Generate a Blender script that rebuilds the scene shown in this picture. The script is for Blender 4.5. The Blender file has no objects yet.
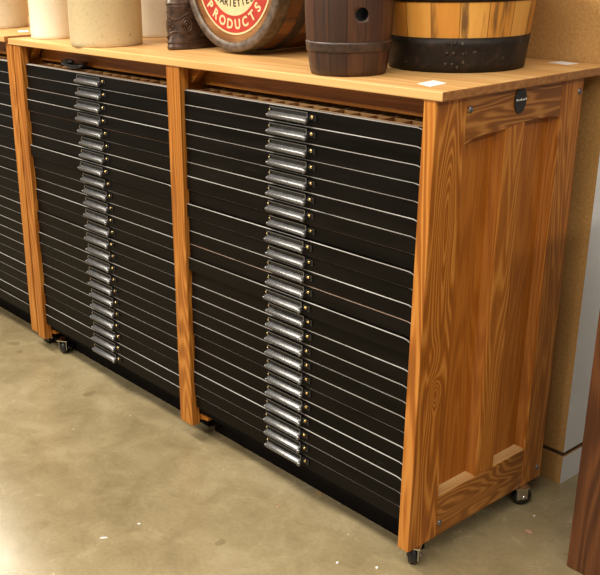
import bpy, bmesh, math, random
from mathutils import Vector, Matrix
random.seed(7)
S = bpy.context.scene
COL = S.collection
PI = math.pi

# ------------------------------------------------------------------ materials
def new_mat(name):
    m = bpy.data.materials.new(name); m.use_nodes = True
    nt = m.node_tree
    return m, nt, nt.nodes['Principled BSDF']

def N(nt, t, **kw):
    n = nt.nodes.new(t)
    for k, v in kw.items():
        if k in n.inputs: n.inputs[k].default_value = v
        else: setattr(n, k, v)
    return n

def math_n(nt, op, a, b=None, c=None):
    n = nt.nodes.new('ShaderNodeMath'); n.operation = op
    for i, v in enumerate((a, b, c)):
        if v is None: continue
        if hasattr(v, 'links'): nt.links.new(v, n.inputs[i])
        else: n.inputs[i].default_value = v
    return n.outputs[0]

def mix_c(nt, fac, a, b, mode='MIX'):
    n = nt.nodes.new('ShaderNodeMix'); n.data_type = 'RGBA'; n.blend_type = mode
    for sock, v in ((n.inputs[0], fac), (n.inputs[6], a), (n.inputs[7], b)):
        if hasattr(v, 'links'): nt.links.new(v, sock)
        elif isinstance(v, (int, float)): sock.default_value = v
        else: sock.default_value = (*v[:3], 1)
    return n.outputs[2]

def ramp(nt, fac, stops):
    n = nt.nodes.new('ShaderNodeValToRGB'); el = n.color_ramp.elements
    while len(el) < len(stops): el.new(0.5)
    for e, (p, c) in zip(el, stops):
        e.position = p; e.color = (*c, 1) if len(c) == 3 else c
    nt.links.new(fac, n.inputs[0]); return n.outputs[0]

def noise(nt, vec, scale, detail=2, rough=.5, dist=0):
    n = N(nt, 'ShaderNodeTexNoise', Scale=scale, Detail=detail, Roughness=rough, Distortion=dist)
    nt.links.new(vec, n.inputs['Vector']); return n.outputs['Fac']

def coords(nt, scale=(1,1,1), loc=(0,0,0)):
    tc = nt.nodes.new('ShaderNodeTexCoord'); mp = nt.nodes.new('ShaderNodeMapping')
    mp.inputs['Scale'].default_value = scale; mp.inputs['Location'].default_value = loc
    nt.links.new(tc.outputs['Object'], mp.inputs['Vector']); return mp.outputs['Vector']

def bump(nt, bs, h, strength=.2, dist=.001):
    b = N(nt, 'ShaderNodeBump', Strength=strength, Distance=dist)
    nt.links.new(h, b.inputs['Height']); nt.links.new(b.outputs[0], bs.inputs['Normal'])

def plain(name, col, rough=.5, metal=0.0, var=.12, vscale=40, spec=.5, bmp=0.0):
    m, nt, bs = new_mat(name)
    n = noise(nt, coords(nt), vscale, 4, .6)
    lo = tuple(c*(1-var) for c in col); hi = tuple(min(1, c*(1+var)) for c in col)
    nt.links.new(ramp(nt, n, [(.3, lo), (.7, hi)]), bs.inputs['Base Color'])
    bs.inputs['Roughness'].default_value = rough; bs.inputs['Metallic'].default_value = metal
    bs.inputs['Specular IOR Level'].default_value = spec
    if bmp: bump(nt, bs, n, bmp)
    return m

def wood(name, axis, dark, mid, light, K=9, rough=.42, ring=.5, across=6.0, along=.7, loc=(0,0,0), spec=.4, tone=.15, fib=190, knots=()):
    """contours of a long-stretched noise give cathedral grain, fine fibres on top"""
    m, nt, bs = new_mat(name)
    s1 = [across]*3; s1[axis] = along
    s2 = [fib]*3; s2[axis] = 5
    s3 = [3]*3; s3[axis] = .8
    n1 = noise(nt, coords(nt, s1, loc), 1, 2.5, .42)
    if knots:
        tc = nt.nodes.new('ShaderNodeTexCoord'); sp = nt.nodes.new('ShaderNodeSeparateXYZ')
        nt.links.new(tc.outputs['Object'], sp.inputs[0])
        for ky, kz, sy, sz, amp in knots:
            a = math_n(nt, 'POWER', math_n(nt, 'MULTIPLY', math_n(nt, 'SUBTRACT', sp.outputs['Y'], ky), 1/sy), 2)
            b = math_n(nt, 'POWER', math_n(nt, 'MULTIPLY', math_n(nt, 'SUBTRACT', sp.outputs['Z'], kz), 1/sz), 2)
            e = math_n(nt, 'EXPONENT', math_n(nt, 'MULTIPLY', math_n(nt, 'ADD', a, b), -1.0))
            n1 = math_n(nt, 'MULTIPLY_ADD', e, amp/K, n1)
    rr = math_n(nt, 'SINE', math_n(nt, 'MULTIPLY', n1, K*2*PI))
    rr = math_n(nt, 'MULTIPLY_ADD', rr, .5, .5)
    rr = math_n(nt, 'POWER', rr, 1.6)
    n2 = noise(nt, coords(nt, s2, loc), 1, 4, .65)
    n3 = noise(nt, coords(nt, s3, loc), 1, 2)
    v = math_n(nt, 'ADD', math_n(nt, 'MULTIPLY', rr, ring), math_n(nt, 'MULTIPLY', n2, 1-ring))
    v = math_n(nt, 'ADD', v, math_n(nt, 'MULTIPLY_ADD', n3, tone*2, -tone))
    c = ramp(nt, v, [(.12, dark), (.45, mid), (.85, light)])
    nt.links.new(c, bs.inputs['Base Color'])
    bs.inputs['Roughness'].default_value = rough
    bs.inputs['Specular IOR Level'].default_value = spec
    bump(nt, bs, n2, .25, .0006)
    m['col'] = 1
    return m

M = {}
OAK = dict(dark=(.16,.044,.005), mid=(.335,.112,.013), light=(.52,.22,.042))
FINE = dict(across=10, along=.75, fib=260)
M['oak_z'] = wood('oak_upright', 2, **OAK, K=26, ring=.34, **FINE)
M['oak_x'] = wood('oak_lengthwise', 0, (.20,.060,.008), (.33,.112,.014), (.47,.19,.035), K=20, ring=.2, **FINE)
SIDE = dict(dark=(.195,.055,.006), mid=(.39,.126,.014), light=(.60,.255,.050))
M['side_z'] = wood('oak_panel_upright', 2, **SIDE, K=24, ring=.36, loc=(3.1,1.7,.4), **FINE)
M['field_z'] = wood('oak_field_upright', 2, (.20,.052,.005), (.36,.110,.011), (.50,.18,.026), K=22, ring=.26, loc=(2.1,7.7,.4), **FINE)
M['stile_z'] = wood('oak_stile_upright', 2, **SIDE, K=24, ring=.44, loc=(1.1,4.7,.4), knots=((-.20,.45,.016,.03,-3.2), (-.212,.545,.016,.05,2.2), (-.205,.88,.022,.14,-4.5)), **FINE)
M['side_y'] = wood('oak_panel_cross', 1, (.135,.040,.006), (.285,.10,.016), (.47,.205,.046), K=20, ring=.44, loc=(.3,5.2,2.2), across=11, along=2.0, fib=240)
M['worn'] = wood('worn_bare_oak', 1, (.27,.12,.035), (.52,.29,.11), (.70,.46,.24), K=5, ring=.3)
M['brown_wood'] = wood('reddish_brown_wood', 2, (.045,.014,.004), (.10,.032,.009), (.17,.062,.019), K=9, ring=.4, across=9, along=.8, rough=.45)
M['lite'] = None

def counter_mat():
    m, nt, bs = new_mat('pale_maple_boards')
    tc = nt.nodes.new('ShaderNodeTexCoord'); sp = nt.nodes.new('ShaderNodeSeparateXYZ')
    nt.links.new(tc.outputs['Object'], sp.inputs[0])
    y = sp.outputs['Y']
    b1 = math_n(nt, 'GREATER_THAN', y, .235); b2 = math_n(nt, 'GREATER_THAN', y, .435)
    board = math_n(nt, 'ADD', b1, b2)
    cb = nt.nodes.new('ShaderNodeCombineXYZ')
    nt.links.new(math_n(nt, 'MULTIPLY', sp.outputs['X'], .55), cb.inputs[0])
    nt.links.new(math_n(nt, 'MULTIPLY', y, 7), cb.inputs[1])
    nt.links.new(math_n(nt, 'ADD', math_n(nt, 'MULTIPLY', sp.outputs['Z'], 7), math_n(nt, 'MULTIPLY', board, 3.7)), cb.inputs[2])
    n1 = noise(nt, cb.outputs[0], 1, 1.5, .45)
    rr = math_n(nt, 'MULTIPLY_ADD', math_n(nt, 'SINE', math_n(nt, 'MULTIPLY', n1, 50)), .5, .5)
    n2 = noise(nt, coords(nt, (4, 150, 150)), 1, 4, .65)
    v = math_n(nt, 'ADD', math_n(nt, 'MULTIPLY', rr, .3), math_n(nt, 'MULTIPLY', n2, .6))
    v = math_n(nt, 'ADD', v, math_n(nt, 'MULTIPLY_ADD', board, -.05, .08))
    c = ramp(nt, v, [(.15, (.47,.235,.075)), (.5, (.64,.365,.135)), (.85, (.75,.47,.205))])
    # seams between boards, and the darker end grain
    seam = math_n(nt, 'MINIMUM', math_n(nt, 'ABSOLUTE', math_n(nt, 'SUBTRACT', y, .235)), math_n(nt, 'ABSOLUTE', math_n(nt, 'SUBTRACT', y, .435)))
    c = mix_c(nt, math_n(nt, 'MULTIPLY', math_n(nt, 'LESS_THAN', seam, .0012), .55), c, (.16,.07,.02))
    g = nt.nodes.new('ShaderNodeNewGeometry'); sn = nt.nodes.new('ShaderNodeSeparateXYZ')
    nt.links.new(g.outputs['Normal'], sn.inputs[0])
    endg = math_n(nt, 'GREATER_THAN', math_n(nt, 'ABSOLUTE', sn.outputs['X']), .7)
    n4 = noise(nt, coords(nt, (1, 60, 120)), 1, 3, .6)
    ec = ramp(nt, n4, [(.3, (.23,.085,.02)), (.7, (.40,.18,.055))])
    c = mix_c(nt, endg, c, ec)
    nt.links.new(c, bs.inputs['Base Color'])
    bs.inputs['Roughness'].default_value = .42; bs.inputs['Specular IOR Level'].default_value = .35
    bump(nt, bs, n2, .2, .0005)
    return m
M['counter'] = counter_mat()

def black_front():
    m, nt, bs = new_mat('black_paint')
    n = noise(nt, coords(nt, (3, 3, 30)), 1, 4, .6)
    n2 = noise(nt, coords(nt, (8, 8, 140)), 1, 3, .7)
    sc = math_n(nt, 'GREATER_THAN', n2, .70)
    c = ramp(nt, n, [(.35, (.0022,.0017,.0014)), (.7, (.0065,.005,.004))])
    c = mix_c(nt, math_n(nt, 'MULTIPLY', sc, .5), c, (.05,.04,.032))
    nt.links.new(c, bs.inputs['Base Color'])
    r = ramp(nt, n, [(.3, (.36,)*3), (.7, (.5,)*3)])
    nt.links.new(r, bs.inputs['Roughness']); bs.inputs['Specular IOR Level'].default_value = .10
    return m
M['black'] = black_front()

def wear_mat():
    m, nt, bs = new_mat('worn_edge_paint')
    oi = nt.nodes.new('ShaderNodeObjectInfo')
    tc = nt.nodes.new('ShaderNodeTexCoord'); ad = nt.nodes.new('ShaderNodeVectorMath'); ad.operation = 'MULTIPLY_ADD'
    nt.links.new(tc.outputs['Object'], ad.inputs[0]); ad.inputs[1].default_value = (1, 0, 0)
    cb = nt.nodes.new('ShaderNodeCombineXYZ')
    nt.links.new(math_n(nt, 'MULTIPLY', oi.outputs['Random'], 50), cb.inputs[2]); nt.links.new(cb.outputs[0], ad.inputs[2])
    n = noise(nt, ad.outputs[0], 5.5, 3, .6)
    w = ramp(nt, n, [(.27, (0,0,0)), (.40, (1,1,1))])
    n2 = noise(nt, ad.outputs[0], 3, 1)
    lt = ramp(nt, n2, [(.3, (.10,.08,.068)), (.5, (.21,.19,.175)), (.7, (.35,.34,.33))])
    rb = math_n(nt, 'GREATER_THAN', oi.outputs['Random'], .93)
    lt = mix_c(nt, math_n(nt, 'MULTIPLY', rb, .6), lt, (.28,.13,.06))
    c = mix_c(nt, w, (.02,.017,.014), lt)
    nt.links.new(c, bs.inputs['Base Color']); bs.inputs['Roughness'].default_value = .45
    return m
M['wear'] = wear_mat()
M['tray'] = wood('pale_tray_wood', 0, (.20,.09,.03), (.42,.23,.09), (.60,.38,.19), K=5, ring=.3)
M['iron'] = plain('grey_cast_iron', (.235,.235,.245), .38, .85, .35, 160, bmp=.25)
M['iron_dark'] = plain('dark_iron', (.05,.048,.047), .45, .7, .3, 90)
M['brass'] = plain('brass', (.75,.55,.24), .3, 1, .15, 200)
M['chrome'] = plain('chrome', (.66,.66,.67), .18, 1, .1, 60)
M['rubber'] = plain('black_rubber', (.012,.012,.013), .35, 0, .2, 60)
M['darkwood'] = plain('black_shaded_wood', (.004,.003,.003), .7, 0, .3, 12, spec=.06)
M['red_chip'] = plain('dull_pink', (.45,.25,.19), .6, 0, .3, 300)
M['paper'] = plain('white_paper', (.80,.79,.80), .6, 0, .03, 20)
M['gloss_black'] = plain('glossy_black', (.008,.008,.01), .2, 0, .2, 30)

def concrete():
    m, nt, bs = new_mat('stained_concrete')
    v = coords(nt)
    n1 = noise(nt, v, 1.6, 5, .6, .4); n2 = noise(nt, v, 9, 6, .65, .6); n3 = noise(nt, v, 90, 3, .6)
    t = math_n(nt, 'ADD', math_n(nt, 'MULTIPLY', n1, .5), math_n(nt, 'ADD', math_n(nt, 'MULTIPLY', n2, .35), math_n(nt, 'MULTIPLY', n3, .15)))
    c = ramp(nt, t, [(.36, (.185,.142,.074)), (.5, (.275,.218,.122)), (.63, (.365,.300,.182))])
    # small pale paint specks and a few darker drips
    vo = N(nt, 'ShaderNodeTexVoronoi', Scale=26); vo.inputs['Randomness'].default_value = 1
    nt.links.new(v, vo.inputs['Vector'])
    sp = nt.nodes.new('ShaderNodeSeparateColor'); nt.links.new(vo.outputs['Color'], sp.inputs[0])
    spot = math_n(nt, 'MULTIPLY', math_n(nt, 'LESS_THAN', vo.outputs['Distance'], .07), math_n(nt, 'GREATER_THAN', sp.outputs[0], .90))
    c = mix_c(nt, math_n(nt, 'MULTIPLY', spot, .8), c, (.55,.50,.40))
    vd = N(nt, 'ShaderNodeTexVoronoi', Scale=5.3); vd.inputs['Randomness'].default_value = 1
    wv = nt.nodes.new('ShaderNodeVectorMath'); wv.operation = 'ADD'; nt.links.new(v, wv.inputs[0])
    nz = N(nt, 'ShaderNodeTexNoise', Scale=14); nt.links.new(v, nz.inputs['Vector'])
    wm = nt.nodes.new('ShaderNodeVectorMath'); wm.operation = 'SCALE'; nt.links.new(nz.outputs['Color'], wm.inputs[0]); wm.inputs['Scale'].default_value = .05
    nt.links.new(wm.outputs[0], wv.inputs[1]); nt.links.new(wv.outputs[0], vd.inputs['Vector'])
    sd = nt.nodes.new('ShaderNodeSeparateColor'); nt.links.new(vd.outputs['Color'], sd.inputs[0])
    drip = math_n(nt, 'MULTIPLY', math_n(nt, 'LESS_THAN', vd.outputs['Distance'], .11), math_n(nt, 'GREATER_THAN', sd.outputs[1], .72))
    c = mix_c(nt, math_n(nt, 'MULTIPLY', drip, .45), c, (.13,.09,.045))
    nt.links.new(c, bs.inputs['Base Color'])
    rg = ramp(nt, n2, [(.3, (.17,)*3), (.7, (.32,)*3)])
    nt.links.new(rg, bs.inputs['Roughness']); bs.inputs['Specular IOR Level'].default_value = .45
    bump(nt, bs, n3, .12, .0008)
    return m
M['concrete'] = concrete()

def board_wall():
    m, nt, bs = new_mat('tan_fibreboard')
    n = noise(nt, coords(nt), 130, 4, .75); n2 = noise(nt, coords(nt), 2.5, 2)
    v = math_n(nt, 'ADD', math_n(nt, 'MULTIPLY', n, .7), math_n(nt, 'MULTIPLY', n2, .3))
    nt.links.new(ramp(nt, v, [(.32, (.33,.165,.050)), (.5, (.47,.255,.085)), (.68, (.58,.345,.135))]), bs.inputs['Base Color'])
    bs.inputs['Roughness'].default_value = .6; bs.inputs['Specular IOR Level'].default_value = .25
    return m
M['board'] = board_wall()
M['white_wall'] = plain('white_painted_board', (.80,.80,.82), .55, 0, .04, 6)
M['gap'] = plain('dark_gap', (.09,.05,.025), .8, 0, .2, 20)

def crock_mat(name, base, speck, vs, amt, rough=.25):
    m, nt, bs = new_mat(name)
    v = coords(nt)
    n = noise(nt, v, 7, 4, .6); n2 = noise(nt, v, vs, 3, .7)
    c = ramp(nt, n, [(.3, tuple(x*.88 for x in base)), (.7, base)])
    f = ramp(nt, n2, [(.55, (0,0,0)), (.75, (amt,)*3)])
    c = mix_c(nt, f, c, speck)
    n3 = noise(nt, v, 16, 1)
    f3 = ramp(nt, n3, [(.77, (0,0,0)), (.80, (.75,)*3)])
    c = mix_c(nt, f3, c, (.16,.13,.10))
    nt.links.new(c, bs.inputs['Base Color']); bs.inputs['Roughness'].default_value = rough
    return m
M['white_crock'] = crock_mat('white_glaze', (.82,.76,.62), (.78,.70,.55), 60, .3)
M['tan_crock'] = crock_mat('tan_salt_glaze', (.58,.46,.27), (.36,.26,.13), 110, .75, .38)
M['cream_crock'] = crock_mat('cream_glaze', (.70,.65,.53), (.58,.52,.40), 70, .5)
M['grey_crock'] = crock_mat('grey_cream_glaze', (.66,.60,.46), (.42,.36,.24), 95, .6, .32)

def stave_mat(name, nst, axis, cols, streak, streak_amt, seam=.045, rough=.45, grain=(1, 60), tone=.6, phase=0.0):
    """staves around an axis: own tone per stave, dark seam between, streaks along it"""
    m, nt, bs = new_mat(name)
    tc = nt.nodes.new('ShaderNodeTexCoord'); sp = nt.nodes.new('ShaderNodeSeparateXYZ')
    nt.links.new(tc.outputs['Object'], sp.inputs[0])
    o = ['X', 'Y', 'Z']; a = o.pop(axis)
    an = math_n(nt, 'ARCTAN2', sp.outputs[o[1]], sp.outputs[o[0]])
    u = math_n(nt, 'MULTIPLY_ADD', an, nst/(2*PI), nst + phase)
    fl = math_n(nt, 'FLOOR', u); fr = math_n(nt, 'FRACT', u)
    wn = nt.nodes.new('ShaderNodeTexWhiteNoise'); wn.noise_dimensions = '1D'; nt.links.new(fl, wn.inputs['W'])
    cb = nt.nodes.new('ShaderNodeCombineXYZ')
    nt.links.new(math_n(nt, 'MULTIPLY', u, grain[1]/nst), cb.inputs[0])
    nt.links.new(math_n(nt, 'MULTIPLY', sp.outputs[a], 6*grain[0]), cb.inputs[1])
    nt.links.new(fl, cb.inputs[2])
    n1 = noise(nt, cb.outputs[0], 1, 4, .65)
    v = math_n(nt, 'ADD', math_n(nt, 'MULTIPLY', wn.outputs['Value'], tone), math_n(nt, 'MULTIPLY', n1, 1-tone))
    c = ramp(nt, v, [(.15, cols[0]), (.5, cols[1]), (.85, cols[2])])
    n2 = noise(nt, cb.outputs[0], .55, 3, .6)
    st = math_n(nt, 'MULTIPLY', ramp(nt, n2, [(.56, (0,0,0)), (.68, (1,1,1))]), streak_amt)
    c = mix_c(nt, st, c, streak)
    ed = math_n(nt, 'MINIMUM', fr, math_n(nt, 'SUBTRACT', 1.0, fr))
    c = mix_c(nt, math_n(nt, 'MULTIPLY', math_n(nt, 'LESS_THAN', ed, seam), .7), c, tuple(x*.35 for x in cols[0]))
    nt.links.new(c, bs.inputs['Base Color']); bs.inputs['Roughness'].default_value = rough
    bs.inputs['Specular IOR Level'].default_value = .4
    bump(nt, bs, n1, .3, .001)
    return m
M['bucket_stave'] = stave_mat('honey_coloured_staves', 17, 2, [(.42,.16,.024), (.60,.26,.042), (.74,.39,.09)], (.07,.035,.015), .85, .02, tone=.5, phase=.35)
M['keg_stave'] = stave_mat('dark_red_brown_staves', 15, 2, [(.026,.013,.009), (.052,.021,.012), (.115,.042,.018)], (.016,.011,.010), .85, .03, tone=.35)
M['barrel_stave'] = stave_mat('brown_barrel_staves', 22, 1, [(.085,.032,.012), (.16,.065,.022), (.25,.11,.042)], (.05,.022,.012), .7, .03, tone=.4)
def rust_mat():
    m, nt, bs = new_mat('rusty_black_hoop')
    v = coords(nt); n = noise(nt, v, 30, 5, .7); n2 = noise(nt, v, 75, 3, .6)
    c = ramp(nt, n, [(.35, (.008,.006,.005)), (.55, (.018,.012,.009)), (.72, (.055,.030,.020))])
    c = mix_c(nt, ramp(nt, n2, [(.66, (0,0,0)), (.72, (.7,)*3)]), c, (.17,.13,.10))
    nt.links.new(c, bs.inputs['Base Color']); bs.inputs['Roughness'].default_value = .5
    bs.inputs['Specular IOR Level'].default_value = .25; bump(nt, bs, n, .35, .001)
    return m
M['hoop_black'] = rust_mat()
M['hoop_brown'] = plain('brown_black_hoop', (.040,.026,.020), .5, .3, .5, 60, bmp=.3)
M['keg_hoop'] = plain('keg_hoop_wood', (.050,.027,.018), .42, .1, .5, 60, bmp=.3)
M['chime'] = plain('grey_brown_metal_rim', (.115,.085,.065), .5, .35, .6, 40, bmp=.3)
M['head'] = wood('orange_brown_barrel_head', 0, (.09,.035,.012), (.22,.092,.03), (.36,.175,.065), K=6, ring=.3, across=8, along=2)
M['red'] = plain('label_red', (.40,.036,.024), .5, 0, .18, 25)
M['label_cream'] = plain('label_cream', (.64,.52,.29), .5, 0, .1, 20)
M['ink'] = plain('label_black_ink', (.03,.025,.02), .5, 0, .1, 20)
M['carved'] = plain('dark_embossed_brown', (.068,.038,.025), .34, .15, .6, 70, bmp=.3)

# ------------------------------------------------------------------ mesh building
class MB:
    def __init__(s): s.bm = bmesh.new(); s.smooth = False
    def face(s, vs, mi=0):
        try:
            f = s.bm.faces.new(vs); f.material_index = mi; return f
        except ValueError: return None
    def hexa(s, p, mi=0):
        """p: 8 corners, bottom 4 ccw then top 4 ccw"""
        v = [s.bm.verts.new(q) for q in p]
        for a in ((3,2,1,0), (4,5,6,7), (0,1,5,4), (1,2,6,5), (2,3,7,6), (3,0,4,7)): s.face([v[i] for i in a], mi)
        return s
    def box(s, x0, x1, y0, y1, z0, z1, mi=0, bev=0):
        if bev <= 0:
            return s.hexa([(x0,y0,z0),(x1,y0,z0),(x1,y1,z0),(x0,y1,z0),(x0,y0,z1),(x1,y0,z1),(x1,y1,z1),(x0,y1,z1)], mi)
        t = bmesh.new()
        bmesh.ops.create_cube(t, size=1)
        for v in t.verts: v.co = Vector(((x0+x1)/2+v.co.x*(x1-x0), (y0+y1)/2+v.co.y*(y1-y0), (z0+z1)/2+v.co.z*(z1-z0)))
        bmesh.ops.bevel(t, geom=list(t.edges), offset=bev, segments=2, affect='EDGES', profile=.5)
        s.merge(t, mi); return s
    def merge(s, t, mi=0):
        mp = {v: s.bm.verts.new(v.co) for v in t.verts}
        for f in t.faces:
            g = s.face([mp[v] for v in f.verts], mi)
            if g: g.smooth = f.smooth
        t.free()
    def prism(s, poly, axis, a, b, mi=0, mcap=None):
        """poly of 2D points in the other two axes (in order), extruded along axis from a to b"""
        def P(u, v, w):
            q = [u, v]; q.insert(axis, w); return tuple(q)
        A = [s.bm.verts.new(P(u, v, a)) for u, v in poly]; B = [s.bm.verts.new(P(u, v, b)) for u, v in poly]
        n = len(poly)
        s.face(A[::-1], mi if mcap is None else mcap); s.face(B, mi if mcap is None else mcap)
        for i in range(n): s.face([A[i], A[(i+1) % n], B[(i+1) % n], B[i]], mi)
        return s
    def lathe(s, prof, c=(0,0,0), axis=2, seg=64, mis=None, smooth=True, closed=False):
        """prof: (radius, height) list; radius 0 closes at the axis"""
        rings = []
        for r, h in prof:
            if r <= 1e-7:
                q = [0, 0]; q.insert(axis, h); rings.append([s.bm.verts.new(Vector(c)+Vector(q))])
            else:
                ring = []
                for i in range(seg):
                    a = 2*PI*i/seg; q = [r*math.cos(a), r*math.sin(a)]; q.insert(axis, h)
                    ring.append(s.bm.verts.new(Vector(c)+Vector(q)))
                rings.append(ring)
        pairs = list(zip(rings[:-1], rings[1:]))
        if closed: pairs.append((rings[-1], rings[0]))
        for k, (A, B) in enumerate(pairs):
            mi = mis[k] if mis else 0
            for i in range(seg):
                j = (i+1) % seg
                if len(A) == 1 and len(B) == 1: continue
                if len(A) == 1: f = s.face([A[0], B[i], B[j]], mi)
                elif len(B) == 1: f = s.face([A[i], A[j], B[0]], mi)
                else: f = s.face([A[i], A[j], B[j], B[i]], mi)
                if f: f.smooth = smooth
        return s
    def tube(s, path, r, seg=10, mi=0):
        rings = []
        n = len(path)
        up = Vector((0, 0, 1))
        for i, p in enumerate(path):
            p = Vector(p); d = (Vector(path[min(i+1, n-1)])-Vector(path[max(i-1, 0)])).normalized()
            a = d.cross(up)
            if a.length < 1e-4: a = d.cross(Vector((0, 1, 0)))
            a.normalize(); b = d.cross(a)
            rr = r[i] if isinstance(r, (list, tuple)) else r
            rings.append([s.bm.verts.new(p+rr*(math.cos(2*PI*k/seg)*a+math.sin(2*PI*k/seg)*b)) for k in range(seg)])
        for A, B in zip(rings[:-1], rings[1:]):
            for k in range(seg):
                f = s.face([A[k], A[(k+1) % seg], B[(k+1) % seg], B[k]], mi)
                if f: f.smooth = True
        s.face(rings[0][::-1], mi); s.face(rings[-1], mi)
        return s
    def ball(s, c, r, mi=0, sc=(1,1,1), seg=14):
        t = bmesh.new(); bmesh.ops.create_uvsphere(t, u_segments=seg, v_segments=seg//2+1, radius=r)
        for v in t.verts: v.co = Vector(c)+Vector((v.co.x*sc[0], v.co.y*sc[1], v.co.z*sc[2]))
        for f in t.faces: f.smooth = True
        s.merge(t, mi); return s
    def mesh(s, name, mats, origin=(0,0,0), bevel=0):
        bmesh.ops.recalc_face_normals(s.bm, faces=s.bm.faces)
        o = Vector(origin)
        for v in s.bm.verts: v.co -= o
        me = bpy.data.meshes.new(name); s.bm.to_mesh(me); s.bm.free()
        for m in (mats if isinstance(mats, (list, tuple)) else [mats]): me.materials.append(m)
        return me
    def build(s, name, mats, parent=None, origin=None, bevel=0):
        """vertices are in world space; a child keeps its root's origin"""
        if origin is None:
            origin = root_of(parent).location if parent else (0, 0, 0)
        me = s.mesh(name, mats, origin)
        o = bpy.data.objects.new(name, me); COL.objects.link(o)
        if parent: o.parent = parent
        else: o.location = origin
        if bevel:
            b = o.modifiers.new('bevel', 'BEVEL'); b.width = bevel; b.segments = 2; b.limit_method = 'ANGLE'; b.angle_limit = .7
        return o

def root_of(o):
    while o.parent: o = o.parent
    return o
def tag(o, label, cat, group=None, kind=None):
    if label: o['label'] = label
    if cat: o['category'] = cat
    if group: o['group'] = group
    if kind: o['kind'] = kind
    return o
def empty(name, loc, label, cat, group=None):
    e = bpy.data.objects.new(name, None); COL.objects.link(e); e.location = loc; e.empty_display_size = .1
    return tag(e, label, cat, group)
def struct(o): o['kind'] = 'structure'; return o

# ------------------------------------------------------------------ measures
H = 1.12            # underside of the countertop
ZT = 1.14           # its top
B = .055            # lower end of the posts
LEAN = .029         # the right end panel leans out towards the top
def lean(z): return -LEAN*(H-z)/(H-B)
WY = .615           # wall plane
X_R, X_M0, X_M1, X_L0, X_L1 = 0.0, -.9365, -.877, -1.835, -1.786
DEP = .531
PITCH = .0393; NDR = 24; ZTOP = 1.058

# ------------------------------------------------------------------ setting
m = MB(); m.box(-5.5, 4.5, -4.5, 3.0, -.05, 0)
struct(m.build('floor', M['concrete']))
def wall_block(z0, z1, inset=0.0, x0=-5.2):
    def xe(z): return -.018+.028*z - inset
    return [(x0, WY+inset, z0), (xe(z0), WY+inset, z0), (xe(z0), 2.9, z0), (x0, 2.9, z0),
            (x0, WY+inset, z1), (xe(z1), WY+inset, z1), (xe(z1), 2.9, z1), (x0, 2.9, z1)]
def wall_part(name, z0, z1, inset=0.0, mats=None):
    m = MB(); m.hexa(wall_block(z0, z1, inset))
    o = m.build(name, mats or [M['board'], M['white_wall']])
    for p in o.data.polygons:
        if p.normal.x > .7 and len(o.data.materials) > 1: p.material_index = 1
    return struct(o)
wall_part('wall_back', .098, 1.95)
wall_part('trim_1', .083, .098, .006, [M['gap']])
wall_part('baseboard_back', 0.0, .083)

# ------------------------------------------------------------------ drawer pulls (shared meshes)
def pull_mesh():
    """slot frame above, a sloping shelf with a rolled lip below, a ball at the right end; origin on the drawer face"""
    m = MB()
    W0, W1 = -.076, .058
    m.box(W0-.005, W0, -.0025, 0, -.004, .0135); m.box(W1, W1+.026, -.0025, 0, -.006, .009)     # ears
    m.box(W0, W1, -.0015, 0, -.006, .0135)
    for b in ((.0115, .0135), (.001, .003)): m.box(W0, W1, -.0055, -.001, b[0], b[1])
    for x in (W0, W1-.003): m.box(x, x+.003, -.0055, -.001, .003, .0115)
    prof = [(-.001,.0025), (-.008,.0018), (-.0145,.0002), (-.0190,-.0022), (-.0255,-.0052), (-.0218,-.0085), (-.0200,-.0112), (-.0172,-.0112), (-.0160,-.0086), (-.0165,-.0050), (-.0120,-.0020), (-.001,-.0012)]
    n = len(prof)
    rings = []
    for x, k in zip([W0, W0+.003, W1-.004, W1], [.85, 1, 1, .85]):
        rings.append([m.bm.verts.new((x, y*k*.72, z*k*1.05-(1-k)*.005)) for y, z in prof])
    for A, C in zip(rings[:-1], rings[1:]):
        for i in range(n):
            f = m.face([A[i], A[(i+1) % n], C[(i+1) % n], C[i]])
            if f: f.smooth = True
    m.face(rings[0]); m.face(rings[-1])
    for x in (W0+.0015, W1-.003): m.box(x-.0015, x+.0015, -.012, -.001, -.009, 0)
    m.ball((W1+.001, -.0145, -.0068), .0062)
    m.ball((W0, -.0125, -.0065), .0040)
    me = m.mesh('pull', [M['iron'], M['gloss_black']])
    for p in me.polygons:
        if p.center.y > -.0035 and abs(p.normal.x) < 2: p.material_index = 1
    return me
def slot_mesh():
    m = MB(); m.box(-.073, .055, -.0024, -.0016, .003, .0115); return m.mesh('label_card', M['iron_dark'])
def screw_mesh():
    m = MB(); m.ball((0, 0, 0), .0042, sc=(1, .6, 1)); m.box(-.0036, .0036, -.0029, -.0022, -.0006, .0006); return m.mesh('screw', M['brass'])
PULL = pull_mesh(); SLOT = slot_mesh(); SCREW = screw_mesh()
def inst(name, me, parent, loc):
    o = bpy.data.objects.new(name, me); COL.objects.link(o); o.parent = parent; o.location = loc; return o

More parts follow.
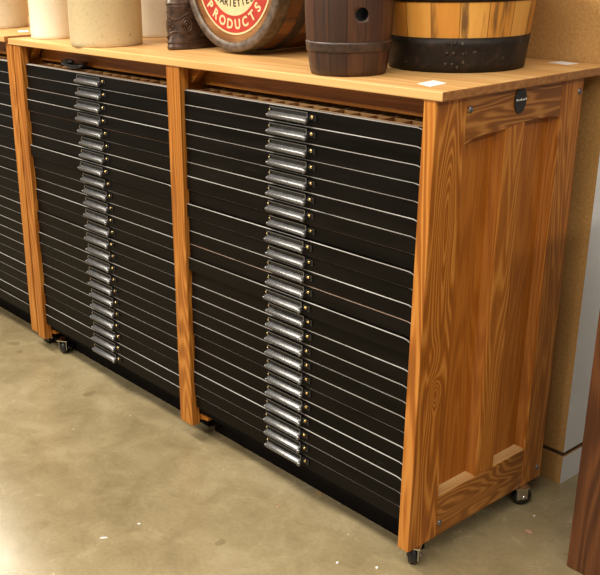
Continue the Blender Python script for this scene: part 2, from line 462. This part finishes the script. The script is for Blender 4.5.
def drawer(cab, k, x0, x1, y0, xpull, full=True, dividers=False, tilt=0.0):
    zt = ZTOP-PITCH*k; zb = zt-.0374; th = .014; bv = .0016; R = .022; RZ = .009
    m = MB()
    # outline: worn bevel along the top edge that turns down at the right-hand corner
    def arc(r, cx, cz): return [(cx+r*math.sin(a), cz+(r-R+RZ)*math.cos(a)) for a in [PI/2*i/6 for i in range(7)]]
    cx, cz = x1-R, zt-RZ
    outer = [(x0, zt)]+arc(R, cx, cz); inner = [(x0, zt-bv)]+arc(R-bv, cx, cz)
    n = len(outer)
    fo = [m.bm.verts.new((x, y0+bv, z)) for x, z in outer]; fi = [m.bm.verts.new((x, y0, z)) for x, z in inner]
    bo = [m.bm.verts.new((x, y0+th, z)) for x, z in outer]
    lb, rb, rbo = m.bm.verts.new((x0, y0, zb)), m.bm.verts.new((x1-bv, y0, zb)), m.bm.verts.new((x1, y0+bv, zb))
    lbb, rbb = m.bm.verts.new((x0, y0+th, zb)), m.bm.verts.new((x1, y0+th, zb))
    m.face([lb, rb]+fi[::-1], 0)
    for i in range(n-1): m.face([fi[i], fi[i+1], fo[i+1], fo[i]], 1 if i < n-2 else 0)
    m.face([fi[-1], rb, rbo, fo[-1]], 0)
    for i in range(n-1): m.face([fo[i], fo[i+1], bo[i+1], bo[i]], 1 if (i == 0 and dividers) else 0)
    m.face([fo[-1], rbo, rbb, bo[-1]], 0); m.face([lb, fi[0], fo[0], bo[0], lbb], 0)
    m.face([lb, lbb, rbb, rbo, rb], 0); m.face([lbb]+bo+[rbb], 0)
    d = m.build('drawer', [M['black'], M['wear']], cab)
    # tray behind the front
    m = MB(); a, b, c, e = x0+.006, x1-.02, y0+th, .48
    m.box(a, b, c, e, zb+.002, zb+.006)
    m.box(a, a+.009, c, e, zb+.006, zt-.004); m.box(b-.009, b, c, e, zb+.006, zt-.004); m.box(a, b, e-.009, e, zb+.006, zt-.004)
    if dividers:
        m.box(a, b, c, c+.008, zb+.006, zt-.001)
        x = a+.05; i = 0
        while x < b-.03:
            m.box(x, x+.005, c+.008, e-.009, zb+.006, zt-.003-(.002 if i % 3 else 0)); x += .052; i += 1
        for y in (c+.06, c+.13, c+.21, c+.3): m.box(a+.009, b-.009, y, y+.005, zb+.006, zt-.004)
    m.build('tray', M['tray'], d)
    base = cab.location
    zc = zt-.0185
    loc = Vector((xpull, y0, zc))-base
    inst('pull', PULL, d, loc)
    if full:
        inst('label_holder', SLOT, d, loc)
        inst('screw', SCREW, d, loc+Vector((.0715, -.0042, .003)))
        inst('screw', SCREW, d, loc+Vector((-.0785, -.0036, .005))).scale = (.6, .6, .6)
    return d

def caster(cab, x, y, rot=0.0, top=B):
    R = .0245
    m = MB(); f = Matrix.Rotation(rot, 4, 'Z')
    def T(p): return tuple(f @ Vector(p)+Vector((x, y, 0)))
    t = MB(); t.box(-.02, .02, -.02, .02, top-.004, top); t.box(-.0155, -.0135, -.014, .016, R-.006, top-.004); t.box(.0135, .0155, -.014, .016, R-.006, top-.004); t.box(-.0155, .0155, -.012, .014, top-.0045, top-.003)
    for v in t.bm.verts: v.co = Vector(T(v.co))
    c = t.build('caster', M['chrome'], cab)
    w = MB(); w.lathe([(0, -.011), (.018, -.011), (R, -.009), (R, .009), (.018, .011), (0, .011)], axis=0, seg=28)
    for v in w.bm.verts: v.co = Vector(T(v.co+Vector((0, .006, R))))
    w.build('wheel', M['rubber'], c)
    a = MB(); a.lathe([(0, -.018), (.005, -.018), (.005, .018), (0, .018)], axis=0, seg=14)
    for v in a.bm.verts: v.co = Vector(T(v.co+Vector((0, .006, R))))
    a.build('axle', M['chrome'], c)
    return c

def bolt(parent, x, y, z):
    m = MB(); m.lathe([(.0075, 0), (.0075, .0012), (.005, .003), (0, .0036)], c=(x, y, z), axis=0, seg=20)
    return m.build('bolt', M['iron'], parent)

# ------------------------------------------------------------------ the wide cabinet
cab = empty('drawer_cabinet', (-.92, .26, 0), 'wide oak type cabinet with two banks of thin black drawers, complete in view', 'cabinet', )
# right end panel: frame and recessed fields, leaning a touch
T = .033
def L(p): return (p[0]+lean(p[2]), p[1], p[2])
def leaned(m):
    for v in m.bm.verts: v.co.x += lean(v.co.z)
    return m
m = MB(); m.box(-T, 0, 0, .1, B, H, bev=.002)                            # front stile, also the front post
endp = leaned(m).build('end_panel', M['stile_z'], cab)
m = MB(); m.box(-T, 0, .445, DEP, B, H, bev=.002); leaned(m).build('stile', M['side_z'], endp)
m = MB(); m.box(-T, -.001, .241, .313, .166, 1.045, bev=.003); leaned(m).build('mullion', M['side_z'], endp)
# arched top rail
pts = []
for i in range(29):
    u = i/28; y = .1+.345*u
    z = 1.026+.012*(1/(1+math.exp(-(u-.50)/.07)))+.004*math.sin(PI*u)-.010*math.exp(-(u/.06)**2)-.006*math.exp(-((u-1)/.04)**2)
    pts.append((y, z))
m = MB(); m.prism([(.1, H)]+pts+[(.445, H)], 0, -T+.001, -.0005); leaned(m).build('top_rail', M['side_y'], endp, bevel=.002)
m = MB(); m.box(-T+.001, -.0005, .1, .445, B, .166, bev=.002); leaned(m).build('bottom_rail', M['side_y'], endp)
for y0, y1 in ((.1, .241), (.313, .445)):
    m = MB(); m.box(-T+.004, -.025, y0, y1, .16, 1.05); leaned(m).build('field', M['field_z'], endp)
    m = MB(); m.prism([(-.0255, .166), (-.002, .166), (-.025, .175)], 1, y0+.001, y1-.001); leaned(m).build('sill_bevel', M['worn'], endp)
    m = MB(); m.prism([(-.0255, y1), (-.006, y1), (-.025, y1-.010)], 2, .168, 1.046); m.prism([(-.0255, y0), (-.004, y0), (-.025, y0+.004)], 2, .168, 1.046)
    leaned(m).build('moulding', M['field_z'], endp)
for y, z in ((.112, 1.090), (.517, 1.086), (.112, .090), (.512, .088)):
    bolt(endp, lean(z)-.0005, y, z)
# oval black badge with a row of pale marks
m = MB(); seg = 36
m.prism([(.283+.021*math.cos(2*PI*i/seg), 1.092+.030*math.sin(2*PI*i/seg)*(1 if math.sin(2*PI*i/seg) < 0 else .9)) for i in range(seg)], 0, -.0005, .0025)
bd = leaned(m).build('badge', M['iron_dark'], endp)
m = MB()
for i in range(7):
    y = .2665+.0055*i; m.box(.0024, .0031, y, y+(.0026 if i % 2 else .0036), 1.0905, 1.0905+(.0045 if i in (0, 3, 6) else .003))
leaned(m).build('emblem', M['paper'], endp)

# middle and left uprights
m = MB(); m.box(X_M0, X_M1, 0, .03, B, H, bev=.002); m.build('post', M['oak_z'], cab)
m = MB(); m.box(X_M0+.012, X_M1-.012, .03, DEP, B+.01, H); m.build('partition', M['oak_z'], cab)
m = MB(); m.box(X_L0, X_L1, 0, .03, B, H, bev=.002); m.build('post', M['oak_z'], cab)
m = MB(); m.box(X_L0, X_L0+.025, .03, DEP, B+.01, H); m.build('partition', M['oak_z'], cab)
# back board, rails behind the countertop edge, corner braces, black bottom rails
m = MB(); m.box(X_L0+.025, -T-LEAN-.004, DEP-.012, DEP-.002, B+.02, H-.002); m.build('back_panel', M['oak_x'], cab)
for x0, x1 in ((X_L0+.025, X_M0+.012), (X_M1-.012, -T-.002)):
    m = MB(); m.box(x0, x1, .085, .105, 1.066, H); m.build('top_rail', M['oak_x'], cab)
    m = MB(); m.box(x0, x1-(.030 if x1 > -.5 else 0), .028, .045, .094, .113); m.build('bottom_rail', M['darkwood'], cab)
    m = MB(); m.prism([(x0+.002, H), (x0+.060, H), (x0+.002, 1.066)], 1, .046, .070); m.build('corner_brace', M['oak_x'], cab)
    # foot block behind the post
    m = MB(); m.prism([(x0+.002, B+.012), (x0+.050, .076), (x0+.050, .085), (x0+.002, .085)], 1, .032, .06); m.build('foot_block', M['oak_x'], cab)
# added black boards set back under each bay, standing in for the shade there
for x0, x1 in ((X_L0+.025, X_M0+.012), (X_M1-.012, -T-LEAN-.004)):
    m = MB(); m.box(x0, x1, .094, .106, .003, .113); m.build('shade_board', M['darkwood'], cab)
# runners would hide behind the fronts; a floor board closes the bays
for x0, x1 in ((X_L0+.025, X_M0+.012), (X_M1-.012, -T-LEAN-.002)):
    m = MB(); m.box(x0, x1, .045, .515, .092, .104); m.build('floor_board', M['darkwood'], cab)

rng = random.Random(3)
offs = lambda: rng.choice([0, 0, .001, .002, -.001, .003, -.003])
for k in range(NDR):
    t = k/(NDR-1)
    z = ZTOP-PITCH*(k+.5)
    y0 = .014+offs()+(-.004 if k in (6, 8, 12) else 0)
    d = drawer(cab, k, X_M1+.0035, -T+lean(z-.02)-.004, y0, -.443-.0245*t, True, k == 0)
for k in range(NDR):
    y0 = .014+offs()+(-.004 if k in (3, 7, 15) else 0)
    d = drawer(cab, k, X_L1+.0035, X_M0-.0035, y0, -1.362+.003*k/23, True, k == 0)
caster(cab, -.046, .040, .5); caster(cab, -.036, .452, -.5); caster(cab, -1.742, .054, .6, .0565)
caster(cab, -1.805, .46, .2, B+.01); caster(cab, -.907, .45, .2, B+.01)

# countertop
def counter(name, x0, x1, y0, y1, z0, z1, label):
    m = MB(); m.box(x0, x1, y0, y1, z0, z1, bev=.0025)
    o = m.build(name, M['counter'], None, (x0, 0, z0)); return tag(o, label, 'countertop')
counter('countertop', -1.862, .018, -.004, .609, H, ZT, 'long pale wood countertop carrying the barrels, with two white price cards on it')

# ------------------------------------------------------------------ neighbouring cabinet at the left edge
cab2 = empty('drawer_cabinet', (-2.35, .26, 0), 'second black-drawered oak cabinet cut off by the left edge of the photo', 'cabinet')
Q0, Q1 = -1.888, -1.843
H2 = 1.127
for x0, x1 in ((Q0, Q1), (Q0-.90, Q0-.855)):
    m = MB(); m.box(x0, x1, 0, .03, B+.010, H2, bev=.002); m.build('post', M['oak_z'], cab2)
    m = MB(); m.box(x0+.01, x1-.01, .03, DEP, B+.01, H2); m.build('partition', M['oak_z'], cab2)
m = MB(); m.box(Q0-.865, Q0+.01, DEP-.012, DEP-.002, B+.02, H2-.002); m.build('back_panel', M['oak_x'], cab2)
m = MB(); m.box(Q0-.865, Q0+.01, .085, .105, 1.066, H2); m.build('top_rail', M['oak_x'], cab2)
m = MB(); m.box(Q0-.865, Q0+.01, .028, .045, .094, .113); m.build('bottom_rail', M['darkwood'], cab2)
m = MB(); m.box(Q0-.865, Q0+.01, .094, .106, .003, .113); m.build('shade_board', M['darkwood'], cab2)  # added black board in place of the shade under this cabinet
for k in range(NDR):
    drawer(cab2, k, Q0-.8515, Q0-.0035, .014+offs(), Q0-.43, False, k == 0)
for x in (Q0-.877, Q0+.02):
    caster(cab2, x, .056, .2, B+.01) ; caster(cab2, x, .46, .3, B+.01)
counter('countertop', -2.80, -1.872, -.012, .609, H2, 1.147, 'neighbouring countertop at the upper left corner, under the stoneware crock cut off by the photo')

# ------------------------------------------------------------------ things on the countertop
def crock(name, x, y, z, R, h, mat, label, foot=.001):
    dv = Vector((1.2446-x, -1.5213-y)).normalized(); x += dv.x*.014; y += dv.y*.014
    m = MB()
    prof = [(0, 0), (R-foot-.003, 0), (R-foot, .003), (R-.001, .014), (R, .03), (R, h-.03), (R+.003, h-.026), (R+.004, h-.012), (R+.001, h-.003), (R-.004, h), (R-.011, h-.003), (R-.014, h-.02), (R-.014, .018), (0, .015)]
    m.lathe(prof, c=(x, y, z), seg=72)
    o = m.build(name, mat, None, (x, y, z)); return tag(o, label, 'crock', None)
crock('stoneware_crock', -1.7699, .1224, ZT, .0765, .27, M['white_crock'], 'plain white glazed crock at the left end of the main countertop')
crock('stoneware_crock', -1.4078, .1088, ZT, .1124, .30, M['tan_crock'], 'big speckled tan stoneware crock nearest the front edge')
crock('stoneware_crock', -1.5706, .4244, ZT, .1204, .32, M['cream_crock'], 'cream glazed crock at the back, behind the tan crock and beside the dark canister')
crock('stoneware_crock', -2.3166, .1643, 1.147, .1319, .30, M['grey_crock'], 'greyish cream crock on the neighbouring countertop, cut off by the left edge')

# dark embossed canister
cx, cy, R, h = -1.0925, .219, .0985, .150
can = empty('embossed_canister', (cx, cy, ZT), 'dark brown embossed canister between the cream crock and the labelled barrel', 'canister')
m = MB(); m.lathe([(0, 0), (R-.004, 0), (R, .004), (R, .010), (R-.0025, .013), (R-.0025, .122), (R-.0025, .128), (R-.006, .128), (R-.006, .004), (0, .004)], c=(cx, cy, ZT), seg=64)
m.build('body', M['carved'], can)
m = MB(); m.lathe([(R-.002, .127), (R+.001, .129), (R+.001, .1325), (R-.002, .1345), (R-.004, .146), (R-.012, h), (0, h+.001), (0, .129)], c=(cx, cy, ZT), seg=64)
m.build('lid', M['carved'], can)
m = MB()
def on_can(a, z, off=.0005): return (cx+(R-.0025+off)*math.cos(a), cy+(R-.0025+off)*math.sin(a), ZT+z)
for base, amp, ph in ((.096, .010, 0), (.044, -.009, 0), (.022, 0.0, 0)):
    m.tube([on_can(2*PI*i/120, base+amp*math.cos(4*2*PI*i/120+.9)) for i in range(121)], .0036, 8)
for q in range(8):
    a0 = 2*PI*q/8+.25
    for rr in (.020, .012):
        m.tube([on_can(a0+rr*.9/R*math.cos(t), .070+rr*1.05*math.sin(t)) for t in [2*PI*i/28 for i in range(29)]], .0030, 8)
    m.ball(on_can(a0, .07), .006, sc=(1, 1, 1.3))
m.build('embossing', M['carved'], can)
for o in can.children:                                                     # oval in plan
    for v in o.data.vertices: v.co.x *= .36

# labelled barrel lying on its side
bx, R = -.860, .2035
y0, y1 = .172, .560
ym = (y0+y1)/2; belly = .006
bz = ZT+R+belly+.0012+.0012
bar = empty('wooden_barrel', (bx, ym, ZT), 'large brown barrel lying on its side with a red and cream round label', 'barrel')
def rad(y, base=R, bl=belly):
    u = (y-ym)/((y1-y0)/2); return base+bl*(1-u*u)
m = MB()
prof = [(R-.018, y0+.002)]+[(R-.004, y0)]
for i in range(17):
    y = y0+.002+(y1-y0-.004)*i/16; prof.append((rad(y)-.0012, y))
prof += [(R-.004, y1), (R-.018, y1-.002), (R-.018, y1-.02), (R-.020, y1-.02), (R-.020, y0+.02), (R-.018, y0+.02)]
SEG = 96
m.lathe([(r, y-ym) for r, y in prof], c=(bx, ym, bz), axis=1, seg=SEG, closed=True)
stv = m.build('staves', M['barrel_stave'], bar)
# the object origin sits at the barrel's foot; centre the stave pattern on its axis
stv.location = (0, 0, bz-ZT)
for v in stv.data.vertices: v.co.z -= bz-ZT
def bhoop(a, b, mat, extra=.0012, lip=False):
    m = MB(); pr = []
    for i in range(6):
        y = a+(b-a)*i/5; pr.append((rad(y)+extra, y-ym))
    inner = [(r-extra-.0012, y) for r, y in pr[::-1]]
    if lip:
        pr = [(R-.024, a-ym-.0015), (R+.0005, a-ym-.0015)]+pr; inner = inner+[(R-.0008, a-ym), (R-.024, a-ym)]
    m.lathe(pr+inner, c=(bx, ym, bz), axis=1, seg=SEG, closed=True); return m.build('hoop', mat, bar)
bhoop(y0, y0+.040, M['chime'], lip=True); bhoop(y0+.085, y0+.115, M['hoop_brown']); bhoop(y1-.115, y1-.085, M['hoop_brown']); bhoop(y1-.040, y1, M['hoop_brown'])
for yy, s in ((y0+.008, 1), (y1-.014, -1)):
    m = MB(); m.lathe([(0, 0), (R-.0175, 0), (R-.0175, .014*s), (0, .014*s)], c=(bx, yy-(.0 if s > 0 else 0), bz), axis=1, seg=SEG, smooth=False)
    hd = m.build('head', M['head'], bar)
# label on the front head: cream rim, red ring, cream middle, lettering
yl = y0+.008
def disc(r0, r1, ya, yb, mat, name, par):
    m = MB()
    if r0 > 0: m.lathe([(r0, ya), (r1, ya), (r1, yb), (r0, yb)], c=(bx, 0, bz), axis=1, seg=SEG, smooth=False, closed=True)
    else: m.lathe([(0, ya), (r1, ya), (r1, yb), (0, yb)], c=(bx, 0, bz), axis=1, seg=SEG, smooth=False)
    return m.build(name, mat, par)
lab = disc(0, R*.785, yl-.0012, yl, M['label_cream'], 'label', bar)
disc(R*.535, R*.758, yl-.0018, yl-.0011, M['red'], 'red_ring', lab)

def letters(name, text, size, place, mat, par, bold=.0006):
    """every letter its own extruded outline, joined into one lettering mesh"""
    m = MB()
    for i, ch in enumerate(text):
        cu = bpy.data.curves.new('glyph', 'FONT'); cu.body = ch; cu.size = size; cu.align_x = 'CENTER'
        cu.extrude = .0004; cu.offset = bold; cu.resolution_u = 4
        o = bpy.data.objects.new('glyph', cu); COL.objects.link(o)
        dg = bpy.context.evaluated_depsgraph_get(); me = bpy.data.meshes.new_from_object(o.evaluated_get(dg))
        x, z, rot = place(i)
        t = bmesh.new(); t.from_mesh(me)
        cr, sr = math.cos(rot), math.sin(rot)
        for v in t.verts:
            a, b2, d = v.co.x, v.co.y-size*.36, v.co.z
            v.co = Vector((x+a*cr-b2*sr, yl-.0018-d, z+a*sr+b2*cr))
        m.merge(t)
        bpy.data.objects.remove(o); bpy.data.curves.remove(cu); bpy.data.meshes.remove(me)
    return m.build(name, mat, par)
rP = R*.642
def pl_products(i):
    a = math.radians(219.0+(321.0-219.0)*i/7)
    return bx+rP*math.cos(a), bz+rP*math.sin(a), a+PI/2
letters('lettering', 'PRODUCTS', .036, pl_products, M['label_cream'], lab, .0012)
rV = R*.95
def pl_var(i):
    a = math.radians(270+(i-4)*5.3+1.5)
    return bx+rV*math.cos(a), bz-R*.365+rV+rV*math.sin(a)+.0, a+PI/2
letters('lettering', 'VARIETIES', .027, pl_var, M['ink'], lab, .0004)

# upright keg with a bung hole
kx, ky = -.3405, .0955
keg = empty('keg', (kx, ky, ZT), 'small dark red-brown wooden keg standing upright with a round bung hole', 'keg')
kh = .33; Rb, Rm = .0870, .1005
def krad(z):
    u = (z-kh/2)/(kh/2); return Rb+(Rm-Rb)*(1-u*u)
m = MB()
pr = [(0, .004), (Rb-.010, .004), (Rb-.009, 0), (Rb-.002, 0)]+[(krad(kh*i/28), kh*i/28) for i in range(1, 28)]+[(Rb-.002, kh), (Rb-.009, kh), (Rb-.011, kh-.012), (0, kh-.012)]
m.lathe(pr, c=(kx, ky, ZT), seg=72)
kb = m.build('staves', M['keg_stave'], keg)
# drill the bung hole
view = Vector((1.2446-kx, -1.5213-ky)); az = math.atan2(view.y, view.x)+math.radians(16.5)
hz = .136
cut = MB(); cut.lathe([(0, -.03), (.0145, -.03), (.0145, .03), (0, .03)], axis=0, seg=28)
cme = cut.mesh('cutter', M['rubber'])
co = bpy.data.objects.new('cutter', cme); COL.objects.link(co)
co.matrix_world = Matrix.Translation((kx+krad(hz)*math.cos(az), ky+krad(hz)*math.sin(az), ZT+hz)) @ Matrix.Rotation(az, 4, 'Z')
bo = kb.modifiers.new('hole', 'BOOLEAN'); bo.operation = 'DIFFERENCE'; bo.object = co; bo.solver = 'EXACT'
bpy.context.view_layer.update()
dg = bpy.context.evaluated_depsgraph_get()
nm = bpy.data.meshes.new_from_object(kb.evaluated_get(dg)); kb.modifiers.clear(); kb.data = nm
bpy.data.objects.remove(co)
nm.materials.clear(); nm.materials.append(M['keg_stave']); nm.materials.append(M['rubber'])
for p in nm.polygons:
    c = p.center; rr = math.hypot(c.x, c.y)
    inside = .01 < c.z < kh-.02 and rr < krad(c.z)-.0035
    p.material_index = 1 if inside else 0
    if inside: p.use_smooth = False
def hoop(par, cx, cy, cz, za, zb, fr, mat, th=.0012, seg=72, slope=0):
    m = MB(); pr = [(fr(za+(zb-za)*i/4)+th, za+(zb-za)*i/4) for i in range(5)]
    m.lathe(pr+[(r-th-.0008, z) for r, z in pr[::-1]], c=(cx, cy, cz), seg=seg, closed=True); return m.build('hoop', mat, par)
for za, zb in ((.054, .076), (kh-.076, kh-.054)):
    hoop(keg, kx, ky, ZT, za, zb, krad, M['keg_hoop'], .0022)

# honey-coloured bucket with broad black hoops
ux, uy, Ru = -.2515, .3715, .1580
uh = .235
def urad(z): return Ru+z*.135
buc = empty('stave_bucket', (ux, uy, ZT), 'wide honey-coloured wooden tub with broad black hoops by the right end', 'bucket')
m = MB()
m.lathe([(0, .004), (Ru-.016, .004), (Ru-.014, 0), (Ru-.002, 0), (Ru, .002)]+[(urad(uh*i/8), uh*i/8) for i in range(1, 9)]+[(urad(uh)-.003, uh+.003), (urad(uh)-.014, uh+.002), (urad(uh*.5)-.016, uh*.5), (Ru-.014, .022), (0, .020)], c=(ux, uy, ZT), seg=96)
m.build('staves', M['bucket_stave'], buc)
hoop(buc, ux, uy, ZT, .0003, .078, urad, M['hoop_black'], .0018, 96)
hoop(buc, ux, uy, ZT, .156, .218, urad, M['hoop_black'], .0018, 96)
for za in (.02, .045, .068, .18, .205):
    for q in range(2):
        a = -1.05+q*.09+za*.6; r = urad(za)+.0018
        m = MB(); m.ball((ux+r*math.cos(a), uy+r*math.sin(a), ZT+za), .0045, seg=10); m.build('rivet', M['hoop_brown'], buc)

# price cards
def card(pts, z, label):
    m = MB(); cx = sum(p[0] for p in pts)/4; cy = sum(p[1] for p in pts)/4
    m.prism(pts, 2, z, z+.0006)
    o = m.build('price_card', M['paper'], None, (cx, cy, z)); tag(o, label, 'card')
card([(-.098, .055), (-.047, .036), (-.057, .100), (-.107, .118)][::1], ZT+.0002, 'blank white card on the countertop by its front right corner')
card([(-.118, .560), (-.060, .545), (-.052, .585), (-.112, .603)], ZT+.0002, 'white card lying at the back right corner of the countertop near the fibreboard wall')
card([(-2.060, .135), (-1.985, .100), (-1.965, .130), (-2.040, .168)], 1.1472, 'white card beside the cut-off crock on the neighbouring countertop')

# black looped thing on the top left drawer
m = MB()
px, py, pz = -1.515, .050, 1.062
pts = []
for i in range(41):
    t = 2*PI*i/40
    pts.append((px+.060*math.cos(t), py+.022*math.sin(t), pz+.0075+.010*(1+math.sin(t*2+.6))/2))
m.tube(pts, .0065, 10)
m.tube([(px-.062, py-.010, pz+.006), (px-.045, py-.014, pz+.016), (px-.015, py-.016, pz+.022), (px+.015, py-.012, pz+.022)], [.005, .009, .009, .005], 10)
o = m.build('black_loop', M['gloss_black'], None, (px, py, pz)); tag(o, 'small glossy black loop lying on the top drawer of the left bank', 'loop')

# reddish brown cabinet at the right edge
fx, fy = .201, .306
bc = empty('brown_cabinet', (fx+.35, fy+.2, 0), 'reddish brown wooden cabinet standing at the lower right corner', 'cabinet')
m = MB(); sl = .026
m.hexa([(fx, fy, 0), (fx+.7, fy-.03, 0), (fx+.7, fy+.26, 0), (fx, fy+.26, 0), (fx+sl, fy, .9), (fx+.7, fy-.03, .9), (fx+.7, fy+.26, .9), (fx+sl, fy+.26, .9)])
m.build('body', M['brown_wood'], bc, bevel=.003)
m = MB(); m.hexa([(fx+sl-.01, fy-.012, .9), (fx+.72, fy-.042, .9), (fx+.72, fy+.27, .9), (fx+sl-.01, fy+.27, .9), (fx+sl-.01, fy-.012, .92), (fx+.72, fy-.042, .92), (fx+.72, fy+.27, .92), (fx+sl-.01, fy+.27, .92)])
m.build('top', M['brown_wood'], bc, bevel=.003)

# debris on the floor
def chip(x, y, sx, sy, sz, rot, mat, label, cat, name):
    sx *= .75; sy *= .75
    m = MB(); t = [(-sx, -sy*.6), (sx*.2, -sy), (sx, -sy*.1), (sx*.5, sy), (-sx*.7, sy*.7)]
    c, s = math.cos(rot), math.sin(rot)
    m.prism([(x+a*c-b*s, y+a*s+b*c) for a, b in t], 2, 0.0002, sz)
    o = m.build(name, mat, None, (x, y, 0)); tag(o, label, cat)
chip(-.444, -.041, .006, .004, .002, .4, M['red_chip'], 'tiny reddish chip on the concrete in front of the right drawer bank', 'chip', 'paint_chip')
chip(-.166, -.096, .005, .0045, .002, 1.0, M['paper'], 'tiny white fleck on the concrete left of the front right caster', 'fleck', 'paint_fleck')
chip(-.090, -.039, .0055, .0045, .002, 2.0, M['paper'], 'white fleck on the concrete closest to the front right caster', 'fleck', 'paint_fleck')
chip(-.419, .086, .012, .005, .003, .2, M['tray'], 'pale wood splinter on the floor at the dark edge under the drawers', 'splinter', 'wood_splinter')
chip(-.629, -.466, .014, .004, .001, .9, M['paper'], 'greyish sliver lying on the open concrete at lower left', 'sliver', 'paper_sliver')
chip(-.622, -.364, .005, .004, .0015, .3, M['paper'], 'small white fleck just behind the grey sliver on the open concrete', 'fleck', 'paint_fleck')
chip(.027, .430, .004, .004, .002, .7, M['paper'], 'tiny white fleck on the floor beside the back right caster', 'fleck', 'paint_fleck')
chip(.060, .359, .014, .008, .002, .1, M['red_chip'], 'dull pinkish scrap on the floor between the end panel and the brown cabinet', 'scrap', 'floor_scrap')

# ------------------------------------------------------------------ light
def area(name, loc, size, power, col, target=None):
    l = bpy.data.lights.new(name, 'AREA'); l.shape = 'RECTANGLE'; l.size, l.size_y = size; l.energy = power; l.color = col
    o = bpy.data.objects.new(name, l); COL.objects.link(o); o.location = loc
    d = (Vector(target)-Vector(loc)) if target else Vector((0, 0, -1))
    o.rotation_euler = d.to_track_quat('-Z', 'Y').to_euler()
    return o
WARM = (1.0, .915, .77)
area('ceiling_lamp', (-2.2, -1.3, 3.1), (2.4, .5), 125, WARM)
area('ceiling_lamp', (.9, -1.3, 3.1), (2.4, .5), 50, WARM)
area('ceiling_lamp', (-1.0, -3.4, 3.0), (3.0, .5), 160, WARM)
area('ceiling_lamp', (-5.0, 1.1, 3.1), (2.0, 1.0), 170, WARM)
area('ceiling_lamp', (2.8, -.6, 3.0), (.5, 2.2), 58, WARM)

w = bpy.data.worlds.new('room_light'); S.world = w; w.use_nodes = True
bg = w.node_tree.nodes['Background']; bg.inputs[0].default_value = (1.0, .92, .80, 1); bg.inputs[1].default_value = .24

# ------------------------------------------------------------------ camera (fitted to the photo)
cam = bpy.data.cameras.new('camera'); co = bpy.data.objects.new('camera', cam); COL.objects.link(co)
yaw, pit, rol = .88153, .30791, -.017836
fw = Vector((-math.sin(yaw)*math.cos(pit), math.cos(yaw)*math.cos(pit), -math.sin(pit)))
rt = Vector((math.cos(yaw), math.sin(yaw), 0)); up = rt.cross(fw)
r2 = rt*math.cos(rol)+up*math.sin(rol); u2 = -rt*math.sin(rol)+up*math.cos(rol)
mt = Matrix((r2, u2, -fw)).transposed().to_4x4(); mt.translation = (1.24461, -1.52127, 1.41523)
co.matrix_world = mt
cam.sensor_fit = 'HORIZONTAL'; cam.sensor_width = 36; cam.lens = 965.4829*36/600
cam.shift_x = 52.2513/600; cam.shift_y = -31.2453/600
cam.clip_start = .05
S.camera = co

S.view_settings.view_transform = 'Standard'; S.view_settings.look = 'None'; S.view_settings.gamma = 1; S.view_settings.use_curve_mapping = False
S.view_settings.exposure = 0.25
